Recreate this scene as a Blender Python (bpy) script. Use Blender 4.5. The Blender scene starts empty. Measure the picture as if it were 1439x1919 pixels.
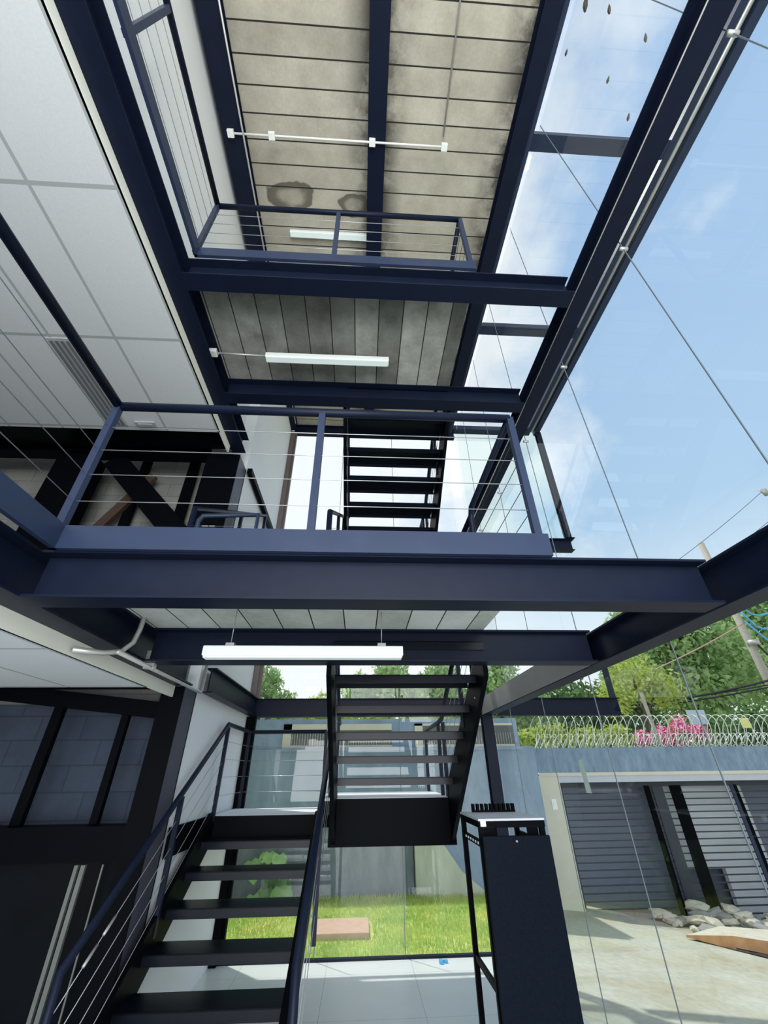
import bpy, bmesh, math, random
from mathutils import Vector, Matrix
random.seed(7)
S = bpy.context.scene
COL = S.collection
H = 1.73

# ------------------------------------------------------------------ materials
def newmat(name):
    m = bpy.data.materials.new(name); m.use_nodes = True
    nt = m.node_tree; nt.nodes.clear()
    out = nt.nodes.new('ShaderNodeOutputMaterial')
    return m, nt, out
def N(nt, t, **k):
    n = nt.nodes.new(t)
    for a, b in k.items(): setattr(n, a, b)
    return n
def math_n(nt, op, a, b=None, c=None):
    n = nt.nodes.new('ShaderNodeMath'); n.operation = op
    for i, v in enumerate((a, b, c)):
        if v is None: continue
        if isinstance(v, (int, float)): n.inputs[i].default_value = v
        else: nt.links.new(v, n.inputs[i])
    return n.outputs[0]
def mixc(nt, fac, a, b, bt='MIX'):
    n = nt.nodes.new('ShaderNodeMix'); n.data_type = 'RGBA'; n.blend_type = bt
    for i, v in ((0, fac), (6, a), (7, b)):
        if isinstance(v, (int, float)): n.inputs[i].default_value = v
        elif isinstance(v, tuple): n.inputs[i].default_value = (*v[:3], 1)
        else: nt.links.new(v, n.inputs[i])
    return n.outputs[2]
def noise(nt, scale, detail=3, vec=None, rough=.5):
    n = nt.nodes.new('ShaderNodeTexNoise'); n.inputs['Scale'].default_value = scale
    n.inputs['Detail'].default_value = detail; n.inputs['Roughness'].default_value = rough
    if vec is not None: nt.links.new(vec, n.inputs['Vector'])
    return n.outputs['Fac']
def ramp(nt, fac, stops):
    r = nt.nodes.new('ShaderNodeValToRGB')
    e = r.color_ramp.elements
    while len(e) < len(stops): e.new(.5)
    for el, (p, c) in zip(e, stops):
        el.position = p; el.color = (*c, 1) if isinstance(c, tuple) else (c, c, c, 1)
    nt.links.new(fac, r.inputs[0])
    return r.outputs[0]
def bsdf(nt, out, col, rough=.5, metal=0, spec=.5, bump=None, bd=.01):
    b = nt.nodes.new('ShaderNodeBsdfPrincipled')
    if isinstance(col, tuple): b.inputs['Base Color'].default_value = (*col, 1)
    else: nt.links.new(col, b.inputs['Base Color'])
    if isinstance(rough, (int, float)): b.inputs['Roughness'].default_value = rough
    else: nt.links.new(rough, b.inputs['Roughness'])
    b.inputs['Metallic'].default_value = metal
    b.inputs['Specular IOR Level'].default_value = spec
    if bump is not None:
        bp = nt.nodes.new('ShaderNodeBump'); bp.inputs['Distance'].default_value = bd
        bp.inputs['Strength'].default_value = .6
        nt.links.new(bump, bp.inputs['Height']); nt.links.new(bp.outputs[0], b.inputs['Normal'])
    nt.links.new(b.outputs[0], out.inputs[0])
    return b
def simple(name, col, rough=.5, metal=0, var=.12, scale=6, spec=.5, bump=0):
    m, nt, out = newmat(name)
    pos = N(nt, 'ShaderNodeNewGeometry').outputs['Position']
    f = noise(nt, scale, 4, pos)
    c = mixc(nt, f, tuple(x*(1-var) for x in col), tuple(min(1, x*(1+var)) for x in col))
    bsdf(nt, out, c, rough, metal, spec, f if bump else None, bump)
    return m
STEEL = simple('navy_black_steel', (.0058, .0095, .024), .42, .0, .25, 9, .15)
STEELL = simple('blue_grey_steel_edge', (.022, .034, .072), .4, .0, .15, 9, .25)
BLACK = simple('matt_black_steel', (.002, .0025, .004), .45, 0, .3, 12, .03)
TREAD = simple('dark_ribbed_tread', (.003, .005, .010), .28, 0, .5, 25, .17)
WHITEP = simple('white_plaster', (.82, .84, .87), .7, 0, .03, 2, .2)
FASCIA = simple('ivory_plasterboard', (.80, .81, .74), .65, 0, .03, 3, .2)
GALV = simple('galvanised_conduit', (.50, .50, .48), .35, .5, .15, 20)
WHITEB = simple('white_plastic', (.85, .86, .84), .4, 0, .03, 8)
CABLE = simple('steel_cable', (.48, .50, .52), .35, .6, .1, 30)
CABLED = simple('dark_cable', (.02, .022, .028), .5, 0, .1, 30)
BROWN = simple('brown_timber', (.06, .034, .022), .6, 0, .35, 14)
BROWNF = simple('bronze_window_frame', (.16, .13, .12), .4, .2, .15, 14)
CREAM = simple('cream_render', (.62, .60, .50), .85, 0, .1, 3, .2, .004)
LILAC = simple('pale_lintel', (.50, .52, .60), .7, 0, .08, 5)
SLATE = simple('slate_gate_sheet', (.16, .19, .27), .5, 0, .15, 4)
PALES = simple('pale_courtyard_wall', (.60, .65, .72), .7, 0, .08, 3)
GATED = simple('dark_gate_steel', (.022, .03, .045), .5, 0, .2, 8)
RACKP = simple('black_textured_panel', (.003, .006, .012), .6, 0, .6, 120, .06)
BARK = simple('bark', (.12, .09, .065), .9, 0, .4, 12)
POLEM = simple('weathered_pole', (.34, .33, .29), .8, 0, .2, 8)
STONE = simple('pink_stone', (.50, .34, .26), .85, 0, .15, 10, .2, .004)
RUB = simple('broken_concrete', (.52, .50, .42), .9, 0, .3, 7, .2, .01)
RUBD = simple('grey_stone_lump', (.26, .26, .26), .9, 0, .25, 9, .2, .01)
EARTH = simple('orange_earth', (.50, .28, .15), .95, 0, .35, 9, .1, .01)
PIT = simple('pit_shade_dark', (.03, .025, .02), .9, 0, .3, 9)
BLUEP = simple('blue_plastic', (.10, .42, .75), .4, 0, .3, 60)
WIREM = simple('razor_wire', (.55, .58, .55), .4, .3, .2, 30)
PINK = simple('pink_blossom', (.90, .22, .42), .7, 0, .3, 5)
DG = simple('dark_panelling', (.003, .004, .006), .35, 0, .8, 3, .06)
LEAFB = simple('big_leaf', (.17, .31, .11), .6, 0, .45, 9, .2)
YELLOW = simple('yellow_sign', (.75, .72, .25), .6, 0, .1, 5)
SIGNG = simple('pale_grey_sign', (.42, .50, .60), .6, 0, .05, 5)
TAPE = simple('pale_green_tape', (.55, .72, .66), .6, 0, .1, 20)
ROOFT = simple('grey_roof', (.20, .20, .19), .8, 0, .2, 8)

def leafmat(name, a, b):
    m, nt, out = newmat(name)
    pos = N(nt, 'ShaderNodeNewGeometry').outputs['Position']
    f = noise(nt, 1.6, 5, pos, .7)
    c = ramp(nt, f, [(.3, a), (.7, b)])
    d = nt.nodes.new('ShaderNodeBsdfDiffuse'); t = nt.nodes.new('ShaderNodeBsdfTranslucent')
    nt.links.new(c, d.inputs[0]); nt.links.new(c, t.inputs[0])
    x = nt.nodes.new('ShaderNodeMixShader'); x.inputs[0].default_value = .4
    nt.links.new(d.outputs[0], x.inputs[1]); nt.links.new(t.outputs[0], x.inputs[2])
    nt.links.new(x.outputs[0], out.inputs[0])
    return m
LEAF1 = leafmat('green_leaves', (.20, .36, .14), (.52, .68, .32))
LEAF2 = leafmat('yellow_green_leaves', (.28, .38, .08), (.60, .70, .22))
LEAF3 = leafmat('dark_green_leaves', (.06, .13, .05), (.20, .34, .14))

def planks(name, axis, w, off, a, b, tone_var, seam, stain=False):
    """precast plank soffit: seams every w metres along axis (0=x, 1=y)"""
    m, nt, out = newmat(name)
    g = N(nt, 'ShaderNodeNewGeometry').outputs['Position']
    sp = N(nt, 'ShaderNodeSeparateXYZ'); nt.links.new(g, sp.inputs[0])
    p = math_n(nt, 'DIVIDE', math_n(nt, 'ADD', sp.outputs[axis], off), w)
    fr = math_n(nt, 'FRACT', p); fl = math_n(nt, 'FLOOR', p)
    wn = N(nt, 'ShaderNodeTexWhiteNoise', noise_dimensions='1D'); nt.links.new(fl, wn.inputs['W'])
    n1 = noise(nt, 3.2, 6, g, .65); n2 = noise(nt, 40, 2, g)
    base = mixc(nt, ramp(nt, n1, [(.3, 0.0), (.72, 1.0)]), a, b)
    base = mixc(nt, tone_var, base, wn.outputs['Value'], 'OVERLAY')
    base = mixc(nt, .12, base, n2, 'OVERLAY')
    if stain:
        ax = math_n(nt, 'ABSOLUTE', math_n(nt, 'SUBTRACT', sp.outputs[0], .06))
        near = math_n(nt, 'SUBTRACT', .36, ax)              # by the middle beam
        ed = math_n(nt, 'SUBTRACT', sp.outputs[0], 1.30)    # by the open edge
        k = math_n(nt, 'MAXIMUM', near, ed)
        k = math_n(nt, 'MULTIPLY', k, 3.2)
        n3 = noise(nt, 2.3, 6, g, .7)
        s_ = math_n(nt, 'MULTIPLY', k, ramp(nt, n3, [(.36, 0.0), (.54, 1.0)]))
        s_ = math_n(nt, 'MINIMUM', math_n(nt, 'MAXIMUM', s_, 0), .86)
        base = mixc(nt, s_, base, (.05, .045, .04))
        # ring of old damp by the railing
        for cx, cy, rx, ry in ((-1.02, 2.22, .30, .17), (-.22, 2.28, .2, .14)):
            dx = math_n(nt, 'DIVIDE', math_n(nt, 'SUBTRACT', sp.outputs[0], cx), rx)
            dy = math_n(nt, 'DIVIDE', math_n(nt, 'SUBTRACT', sp.outputs[1], cy), ry)
            r = math_n(nt, 'SQRT', math_n(nt, 'ADD', math_n(nt, 'MULTIPLY', dx, dx), math_n(nt, 'MULTIPLY', dy, dy)))
            r = math_n(nt, 'ADD', r, math_n(nt, 'MULTIPLY', math_n(nt, 'SUBTRACT', noise(nt, 5, 3, g), .5), .9))
            f = ramp(nt, r, [(.35, .25), (.62, .8), (.9, .85), (1.0, 0.0)])
            base = mixc(nt, math_n(nt, 'MULTIPLY', f, .95), base, (.07, .062, .05))
    line = math_n(nt, 'LESS_THAN', math_n(nt, 'ABSOLUTE', math_n(nt, 'SUBTRACT', fr, .5)), .5 - seam)
    base = mixc(nt, math_n(nt, 'SUBTRACT', 1, line), base, (.03, .028, .025))
    bsdf(nt, out, base, .9, 0, .1)
    return m
ROOFP = planks('roof_planks', 1, .222, .10, (.36, .33, .27), (.50, .47, .39), .10, .030, True)
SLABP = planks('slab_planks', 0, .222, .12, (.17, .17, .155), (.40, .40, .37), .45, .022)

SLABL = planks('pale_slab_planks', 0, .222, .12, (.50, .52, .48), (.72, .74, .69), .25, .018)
def tiles():
    m, nt, out = newmat('suspended_ceiling_tiles')
    g = N(nt, 'ShaderNodeNewGeometry').outputs['Position']
    sp = N(nt, 'ShaderNodeSeparateXYZ'); nt.links.new(g, sp.inputs[0])
    ln = None
    for ax, w, off, th in ((0, .56, 1.65, .022), (1, 1.11, -3.38, .012)):
        fr = math_n(nt, 'FRACT', math_n(nt, 'DIVIDE', math_n(nt, 'ADD', sp.outputs[ax], off + 100*w), w))
        d = math_n(nt, 'MINIMUM', fr, math_n(nt, 'SUBTRACT', 1, fr))
        l = math_n(nt, 'LESS_THAN', d, th)
        ln = l if ln is None else math_n(nt, 'MAXIMUM', ln, l)
    c = mixc(nt, noise(nt, 90, 2, g), (.60, .62, .63), (.70, .72, .73))
    c = mixc(nt, ln, c, (.40, .42, .42))
    bsdf(nt, out, c, .9, 0, .1)
    return m
TILES = tiles()
def floor_tiles():
    m, nt, out = newmat('white_floor_tiles')
    g = N(nt, 'ShaderNodeNewGeometry').outputs['Position']
    sp = N(nt, 'ShaderNodeSeparateXYZ'); nt.links.new(g, sp.inputs[0])
    ln = None
    for ax, w, off in ((0, .9, .3), (1, .9, .33)):
        fr = math_n(nt, 'FRACT', math_n(nt, 'DIVIDE', math_n(nt, 'ADD', sp.outputs[ax], off + 90), w))
        l = math_n(nt, 'LESS_THAN', fr, .004)
        ln = l if ln is None else math_n(nt, 'MAXIMUM', ln, l)
    c = mixc(nt, noise(nt, 2, 4, g), (.66, .70, .70), (.76, .79, .79))
    c = mixc(nt, ln, c, (.35, .37, .38))
    bsdf(nt, out, c, .22, 0, .5)
    return m
FLOORT = floor_tiles()
def blockwall(name, a, b):
    m, nt, out = newmat(name)
    g = N(nt, 'ShaderNodeNewGeometry').outputs['Position']
    sp = N(nt, 'ShaderNodeSeparateXYZ'); nt.links.new(g, sp.inputs[0])
    cb = N(nt, 'ShaderNodeCombineXYZ'); nt.links.new(sp.outputs[0], cb.inputs[0]); nt.links.new(sp.outputs[2], cb.inputs[1])
    br = N(nt, 'ShaderNodeTexBrick'); nt.links.new(cb.outputs[0], br.inputs[0])
    br.inputs['Scale'].default_value = 1; br.inputs['Brick Width'].default_value = .4; br.inputs['Row Height'].default_value = .2
    br.inputs['Mortar Size'].default_value = .006
    br.inputs['Color1'].default_value = (*a, 1); br.inputs['Color2'].default_value = (*b, 1)
    br.inputs['Mortar'].default_value = tuple(x*.82 for x in a) + (1,)
    c = mixc(nt, .5, br.outputs[0], noise(nt, 1.5, 6, g, .7), 'OVERLAY')
    bsdf(nt, out, c, .9, 0, .1)
    return m
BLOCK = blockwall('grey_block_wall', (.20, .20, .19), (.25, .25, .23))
BLOCKB = blockwall('blue_shade_block_wall', (.04, .052, .078), (.05, .063, .09))  # same block wall, with dim blue shade put into the colour
def render_wall(name, a, b, sc):
    m, nt, out = newmat(name)
    g = N(nt, 'ShaderNodeNewGeometry').outputs['Position']
    mp = N(nt, 'ShaderNodeMapping'); mp.inputs['Scale'].default_value = (1, 1, .35); nt.links.new(g, mp.inputs[0])
    f = noise(nt, sc, 7, mp.outputs[0], .65)
    c = mixc(nt, ramp(nt, f, [(.3, 0.0), (.7, 1.0)]), a, b)
    bsdf(nt, out, c, .9, 0, .1, f, .01)
    return m
GREYW = render_wall('blue_grey_rendered_wall', (.20, .27, .37), (.32, .41, .54), 2.2)
ROUGHW = render_wall('rough_blue_grey_wall', (.15, .22, .31), (.26, .35, .45), 9)
DARKC = render_wall('grey_concrete', (.14, .17, .21), (.25, .29, .34), 5)
PALEC = render_wall('pale_raw_concrete', (.42, .44, .38), (.58, .60, .52), 4)
def ground_mat():
    m, nt, out = newmat('worn_concrete_driveway')
    g = N(nt, 'ShaderNodeNewGeometry').outputs['Position']
    f = noise(nt, .9, 8, g, .65); f2 = noise(nt, 14, 4, g)
    c = ramp(nt, f, [(.3, (.34, .31, .21)), (.5, (.40, .40, .33)), (.68, (.45, .47, .42))])
    c = mixc(nt, .25, c, f2, 'OVERLAY')
    bsdf(nt, out, c, .85, 0, .2, f2, .004)
    return m
DRIVE = ground_mat()
def grass_mat(name):
    m, nt, out = newmat(name)
    g = N(nt, 'ShaderNodeNewGeometry').outputs['Position']
    f = noise(nt, 1.3, 5, g, .6); f2 = noise(nt, 45, 3, g)
    c = ramp(nt, f, [(.3, (.20, .34, .07)), (.52, (.34, .48, .11)), (.68, (.60, .54, .20))])
    c = mixc(nt, .5, c, f2, 'OVERLAY')
    bsdf(nt, out, c, .9, 0, .1)
    return m
GRASS = grass_mat('lawn_soil'); BLADE = leafmat('grass_blades', (.30, .48, .10), (.80, .78, .28))
def glass_mat(name, tint, refl=.9, base=.05):
    m, nt, out = newmat(name)
    lw = N(nt, 'ShaderNodeLayerWeight'); lw.inputs[0].default_value = .5
    t = N(nt, 'ShaderNodeBsdfTransparent'); t.inputs[0].default_value = (*tint, 1)
    gl = N(nt, 'ShaderNodeBsdfGlossy'); gl.inputs['Roughness'].default_value = 0.0
    gl.inputs[0].default_value = (refl, refl, refl, 1)
    f = math_n(nt, 'ADD', math_n(nt, 'MULTIPLY', math_n(nt, 'POWER', lw.outputs['Facing'], 3.0), .26), base)
    x = N(nt, 'ShaderNodeMixShader'); nt.links.new(f, x.inputs[0])
    nt.links.new(t.outputs[0], x.inputs[1]); nt.links.new(gl.outputs[0], x.inputs[2])
    nt.links.new(x.outputs[0], out.inputs[0])
    return m
GLASS = glass_mat('clear_glass', (.93, .97, .96), .9, .03)
GLASSG = glass_mat('greenish_glass', (.86, .95, .92), .9, .03)
SKYGL = glass_mat('roof_glass', (.96, .98, 1.0), .9, .0)

# ------------------------------------------------------------------ mesh builder
class MB:
    def __init__(s): s.v = []; s.f = []; s.sm = []
    def add(s, vs, fs, smooth=False):
        o = len(s.v); s.v += [tuple(v) for v in vs]
        s.f += [tuple(i+o for i in f) for f in fs]; s.sm += [smooth]*len(fs)
        return s
    def box(s, x0, x1, y0, y1, z0, z1):
        vs = [(x, y, z) for z in (z0, z1) for y in (y0, y1) for x in (x0, x1)]
        return s.add(vs, [(0,2,3,1), (4,5,7,6), (0,1,5,4), (2,6,7,3), (0,4,6,2), (1,3,7,5)])
    def quad(s, a, b, c, d): return s.add([a, b, c, d], [(0,1,2,3)])
    def prof(s, a, b, pts, up=(0,0,1)):
        """extrude closed 2-D profile (right, up) from a to b"""
        a, b = Vector(a), Vector(b); d = (b-a).normalized(); u = Vector(up)
        if abs(d.dot(u)) > .98: u = Vector((0,1,0))
        r = d.cross(u).normalized(); u = r.cross(d).normalized()
        n = len(pts)
        vs = [a + r*p + u*q for p, q in pts] + [b + r*p + u*q for p, q in pts]
        fs = [(i, (i+1) % n, n+(i+1) % n, n+i) for i in range(n)]
        fs += [tuple(range(n))[::-1], tuple(range(n, 2*n))]
        return s.add(vs, fs)
    def bar(s, a, b, w, h, up=(0,0,1)):
        return s.prof(a, b, [(-w/2,-h/2), (w/2,-h/2), (w/2,h/2), (-w/2,h/2)], up)
    def ibeam(s, a, b, w, h, t=.012, up=(0,0,1)):
        """a,b on the underside centre line"""
        s.prof(a, b, [(-w/2,0), (w/2,0), (w/2,t), (t/2,t), (t/2,h-t), (w/2,h-t), (w/2,h), (-w/2,h), (-w/2,h-t), (-t/2,h-t), (-t/2,t), (-w/2,t)], up)
        return s
    def tube(s, pts, r, n=8, closed_caps=True):
        pts = [Vector(p) for p in pts]; rings = []
        prev = None
        for i, p in enumerate(pts):
            if i == 0: d = pts[1]-p
            elif i == len(pts)-1: d = p-pts[i-1]
            else: d = (pts[i+1]-p).normalized() + (p-pts[i-1]).normalized()
            d.normalize()
            if prev is None:
                u = Vector((0,0,1)) if abs(d.z) < .9 else Vector((1,0,0))
            else: u = prev
            r1 = d.cross(u).normalized(); u1 = r1.cross(d).normalized(); prev = u1
            rr = r[i] if isinstance(r, (list, tuple)) else r
            rings.append([p + (r1*math.cos(2*math.pi*k/n) + u1*math.sin(2*math.pi*k/n))*rr for k in range(n)])
        vs = [v for g in rings for v in g]; fs = []
        for i in range(len(rings)-1):
            for k in range(n):
                fs.append((i*n+k, i*n+(k+1) % n, (i+1)*n+(k+1) % n, (i+1)*n+k))
        fs.append(tuple(range(n))[::-1]); fs.append(tuple(range((len(rings)-1)*n, len(rings)*n)))
        return s.add(vs, fs, True)
    def build(s, name, mat, parent=None, bevel=0, kind=None):
        vs = [Vector(v) for v in s.v]
        if parent is None:
            xs, ys, zs = [v.x for v in vs], [v.y for v in vs], [v.z for v in vs]
            o = Vector(((min(xs)+max(xs))/2, (min(ys)+max(ys))/2, min(zs)))
        else:
            o = Vector((0,0,0)); p = parent
            while p is not None: o += p.location; p = p.parent
        me = bpy.data.meshes.new(name)
        me.from_pydata([tuple(v-o) for v in vs], [], s.f)
        me.polygons.foreach_set('use_smooth', s.sm)
        me.materials.append(mat); me.update()
        bm = bmesh.new(); bm.from_mesh(me); bmesh.ops.recalc_face_normals(bm, faces=bm.faces); bm.to_mesh(me); bm.free()
        ob = bpy.data.objects.new(name, me); COL.objects.link(ob)
        if parent is None: ob.location = o
        else: ob.parent = parent
        if bevel:
            md = ob.modifiers.new('bevel', 'BEVEL'); md.width = bevel; md.segments = 2; md.limit_method = 'ANGLE'
        if kind: ob['kind'] = kind
        return ob
def tag(o, label, cat, group=None, kind=None):
    o['label'] = label; o['category'] = cat
    if group: o['group'] = group
    if kind: o['kind'] = kind
    return o
def thing(name, label, cat, loc, group=None):
    o = bpy.data.objects.new(name, None); COL.objects.link(o); o.location = loc
    o.empty_display_size = .1
    return tag(o, label, cat, group)
def st(o, label=None, cat=None):
    o['kind'] = 'structure'
    if label: o['label'] = label
    if cat: o['category'] = cat
    return o
def copy_tree(o, parent=None):
    c = o.copy(); COL.objects.link(c); c.parent = parent
    for ch in list(o.children): copy_tree(ch, c)
    return c

# ------------------------------------------------------------------ camera
def camera():
    P, YW, RL = math.radians(32.7), math.radians(3.37), math.radians(-.69)
    cp, sp, cy, sy = math.cos(P), math.sin(P), math.cos(YW), math.sin(YW)
    right = Vector((cy, -sy, 0)); fh = Vector((sy, cy, 0)); up = Vector((0,0,1))
    fwd = cp*fh + sp*up; u = -sp*fh + cp*up
    cr, sr = math.cos(RL), math.sin(RL)
    r2 = cr*right + sr*u; u2 = -sr*right + cr*u
    M = Matrix((r2, u2, -fwd)).transposed().to_4x4(); M.translation = Vector((0,0,H))
    cd = bpy.data.cameras.new('camera'); c = bpy.data.objects.new('camera', cd); COL.objects.link(c)
    c.matrix_world = M
    cd.sensor_fit = 'VERTICAL'; cd.sensor_height = 24; cd.lens = 24*756/1919
    cd.clip_start = .05; cd.clip_end = 300
    S.camera = c
camera()

# ------------------------------------------------------------------ key planes
Y1, Y2, YB = 1.80, 3.00, 6.34         # cross-beam lines and rear facade
B1, T1, F1 = 2.376, 2.60, 2.71        # first floor: beam underside, top, floor level
B2, T2, F2 = 5.04, 5.27, 5.38
RS = 7.93                             # roof soffit
XL, XR, XG = -1.55, 1.71, 1.90

# ------------------------------------------------------------------ ground
def gz(x, y): return max(-1.3, 0 - .081*(x-1.9) - .041*(y-3.0)) - .03
st(MB().box(-7, 1.9, -6, YB, -.12, 0).build('floor', FLOORT), 'large white floor tiles at the foot of the stair', 'floor')
g = MB(); nx, ny = 24, 24
vs = [(1.9 + i*(22-1.9)/nx, -8 + j*30/ny) for j in range(ny+1) for i in range(nx+1)]
g.add([(x, y, gz(x, max(y, 3))) for x, y in vs], [(j*(nx+1)+i, j*(nx+1)+i+1, (j+1)*(nx+1)+i+1, (j+1)*(nx+1)+i) for j in range(ny) for i in range(nx)])
st(g.build('driveway_ground', DRIVE), 'worn pale concrete driveway sloping down to the gate', 'ground')
st(MB().box(-60, 60, -60, 80, -1.62, -1.5).build('ground', DRIVE), 'pale ground around the building', 'ground')
st(MB().box(-6, 2.25, YB+.05, 9.3, -.1, -.01).build('lawn_ground', GRASS), 'lawn strip behind the rear glass', 'ground')
st(MB().box(2.2, 2.34, YB+.05, 9.1, -.4, .02).build('kerb', PALEC), 'low concrete kerb between lawn and driveway', 'kerb')
# grass blades
b = MB(); rr = random.Random(3)
for i in range(26000):
    x = rr.uniform(-2.6, 2.2); y = YB+.08 + (9.02-YB-.08)*rr.random()
    if -.55 < x < .22 and 6.95 < y < 7.7: continue
    h = rr.uniform(.02, .045) * (1.5 if y > 8.7 else 1); a = rr.uniform(0, 6.28); w = .005
    dx, dy = math.cos(a)*w, math.sin(a)*w; lx, ly = rr.uniform(-.02, .02), rr.uniform(-.02, .02)
    b.add([(x-dx, y-dy, -.01), (x+dx, y+dy, -.01), (x+lx, y+ly, h)], [(0,1,2)])
tag(b.build('grass', BLADE), 'short sunlit green grass behind the rear glass', 'grass', kind='stuff')

# ------------------------------------------------------------------ building shell
st(MB().box(-1.75, XL, 4.22, YB+.05, 0, RS+.1).build('wall_left', WHITEP), 'white plastered left wall beside the stair', 'wall')
st(MB().box(-1.9, -1.70, -1.5, 4.22, F2, RS+.1).build('wall_left_upper', WHITEP), 'white upper wall behind the top guardrail', 'wall')
# left rooms
for nm, z0, lab in (('ceiling', 2.29, 'suspended tile ceiling of the lower left room'), ('ceiling', 4.95, 'suspended tile ceiling of the upper left room')):
    st(MB().box(-7, -1.63, -1.5, 3.42, z0, z0+.03).build(nm, TILES), lab, 'ceiling')
for z0, z1, lab in ((2.29, 2.43, 'ivory plasterboard edge below the first floor beam'), (4.95, 5.06, 'ivory plasterboard edge below the second floor beam')):
    st(MB().box(-1.645, -1.625, -1.5, 3.9 if z0 < 3 else 3.75, z0, z1).build('trim_1' if z0 < 3 else 'trim_2', FASCIA), lab, 'trim')
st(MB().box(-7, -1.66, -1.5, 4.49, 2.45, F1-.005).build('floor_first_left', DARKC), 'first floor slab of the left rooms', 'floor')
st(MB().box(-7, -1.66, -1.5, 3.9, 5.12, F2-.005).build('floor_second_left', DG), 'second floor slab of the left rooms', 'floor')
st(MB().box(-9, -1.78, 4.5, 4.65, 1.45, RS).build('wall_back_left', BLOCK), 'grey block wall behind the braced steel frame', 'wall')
st(MB().box(-9, -1.78, 4.44, 4.6, 0, 2.30).build('wall_back_left_lower', BLOCKB), 'block wall of the lower left room, dim blue shade painted into its colour', 'wall')
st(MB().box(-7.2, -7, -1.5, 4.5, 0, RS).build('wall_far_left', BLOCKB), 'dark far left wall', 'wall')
# roof + slabs
st(MB().box(-1.9, 1.66, -1.5, YB, RS, RS+.12).build('ceiling_roof', ROOFP), 'stained concrete plank underside of the roof', 'ceiling')
st(MB().box(-7, -1.9, -1.5, YB, RS, RS+.12).build('ceiling_roof_left', DARKC), 'roof slab over the left rooms', 'ceiling')
st(MB().box(-1.48, .90, Y1, Y2, 2.602, F1-.002).build('floor_first', SLABL), 'plank underside of the first floor balcony', 'floor')
st(MB().box(-1.48, .90, Y1, Y2, 5.272, F2-.002).build('floor_second', SLABP), 'plank underside of the second floor balcony', 'floor')

# beams
def beam(a, b_, w, h, label, mat=STEEL, name='steel_beam', group=None):
    return tag(MB().ibeam(a, b_, w, h).build(name, mat), label, 'beam', group)
beam((-1.47, Y1, B1), (1.70, Y1, B1), .14, .224, 'navy steel cross beam under the front edge of the first floor balcony')
beam((-1.47, Y2, B1), (1.70, Y2, B1), .14, .224, 'navy steel cross beam above the upper stair flight, carrying the first floor balcony')
beam((-1.47, Y1, B2), (1.70, Y1, B2), .14, .23, 'navy steel cross beam under the front edge of the second floor balcony')
beam((-1.47, Y2, B2), (1.70, Y2, B2), .14, .23, 'navy steel cross beam behind the long white light, rear of the second floor balcony')
beam((-1.55, -1.5, B1), (-1.55, 3.88, B1), .16, .224, 'long navy beam along the left side at first floor level')
beam((-1.55, -1.5, B2), (-1.55, 3.88, B2), .16, .23, 'long navy beam along the left side at second floor level')
beam((-1.46, 4.25, B1), (-1.46, YB-.08, B1), .10, .224, 'short beam on the white wall at first floor level')
tag(MB().box(-1.53, -1.47, 4.22, YB-.1, B2-.03, B2+.04).build('wall_rail', BLACK), 'thin dark rail along the white wall at second floor level', 'rail')
t = thing('long_beam', 'long navy steel beam along the right glass at first floor level', 'beam', (1.80, 2.4, B1))
MB().ibeam((1.80, -1.5, B1), (1.80, YB-.08, B1), .15, .224).build('beam_section', STEEL, t)
MB().box(1.712, 1.722, 3.09, YB-.10, B1+.005, B1+.215).build('side_tone_plate', simple('side_light_grey', (.17, .175, .18), .5), t)['label'] = 'inner side plate with outside light painted in as pale grey'  # added plate: light on the beam's inner face is put into its grey
t = thing('long_beam', 'long navy steel beam along the right glass at second floor level', 'beam', (1.79, 2.4, B2))
MB().ibeam((1.79, -1.5, B2), (1.79, YB-.08, B2), .14, .23).build('beam_section', STEEL, t)
MB().tube([(1.735, -1.5, B2+.03), (1.735, YB-.1, B2+.03)], .014).build('side_rod', GALV, t)
beam((-1.50, YB, B1), (1.75, YB, B1), .12, .23, 'navy beam across the rear glass at first floor level')
beam((-1.50, YB, B2), (1.75, YB, B2), .12, .23, 'navy beam across the rear glass at second floor level')
beam((-1.50, YB, RS-.22), (1.9, YB, RS-.22), .12, .22, 'navy beam across the rear glass at roof level')
beam((1.97, YB, B1), (3.80, YB, B1), .14, .23, 'dark beam projecting outside beyond the right glass, first floor level')
beam((1.97, YB, B2), (3.80, YB, B2), .14, .23, 'dark beam projecting outside beyond the right glass, second floor level')
tag(MB().bar((3.74, YB, B1+.06), (3.92, YB+.3, 3.15), .09, .05).build('slanted_bar', STEEL), 'short dark slanted bar rising from the outer end of the projecting beam', 'brace')  # plain slanted bar in the dark steel colour
# roof beams
beam((-1.55, -1.5, RS-.2), (-1.55, YB-.08, RS-.2), .22, .2, 'roof beam along the white upper wall')
beam((.06, -1.5, RS-.2), (.06, YB-.08, RS-.2), .20, .2, 'roof beam down the middle of the plank roof')
t = thing('roof_edge_beam', 'roof beam along the open right edge of the plank roof', 'beam', (1.68, 2.4, RS-.2))
MB().ibeam((1.68, -1.5, RS-.2), (1.68, YB-.08, RS-.2), .18, .2).build('beam_section', STEEL, t)
MB().box(1.775, 1.83, -1.5, YB-.1, RS-.16, RS+.14).build('edge_channel', STEELL, t)
t = thing('roof_edge_beam', 'outermost roof beam outside the glass with a pale gutter pipe', 'beam', (3.65, 2.4, RS))
MB().box(3.52, 3.60, -1.5, YB+.07, RS, RS+.16).box(3.70, 3.80, -1.5, YB+.07, RS, RS+.16).box(3.60, 3.70, -1.5, YB+.07, RS+.14, RS+.16).build('beam_section', STEELL, t)
MB().tube([(3.65, -1.5, RS+.06), (3.65, YB, RS+.06)], .035, 10).build('gutter_pipe', GALV, t)
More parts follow.
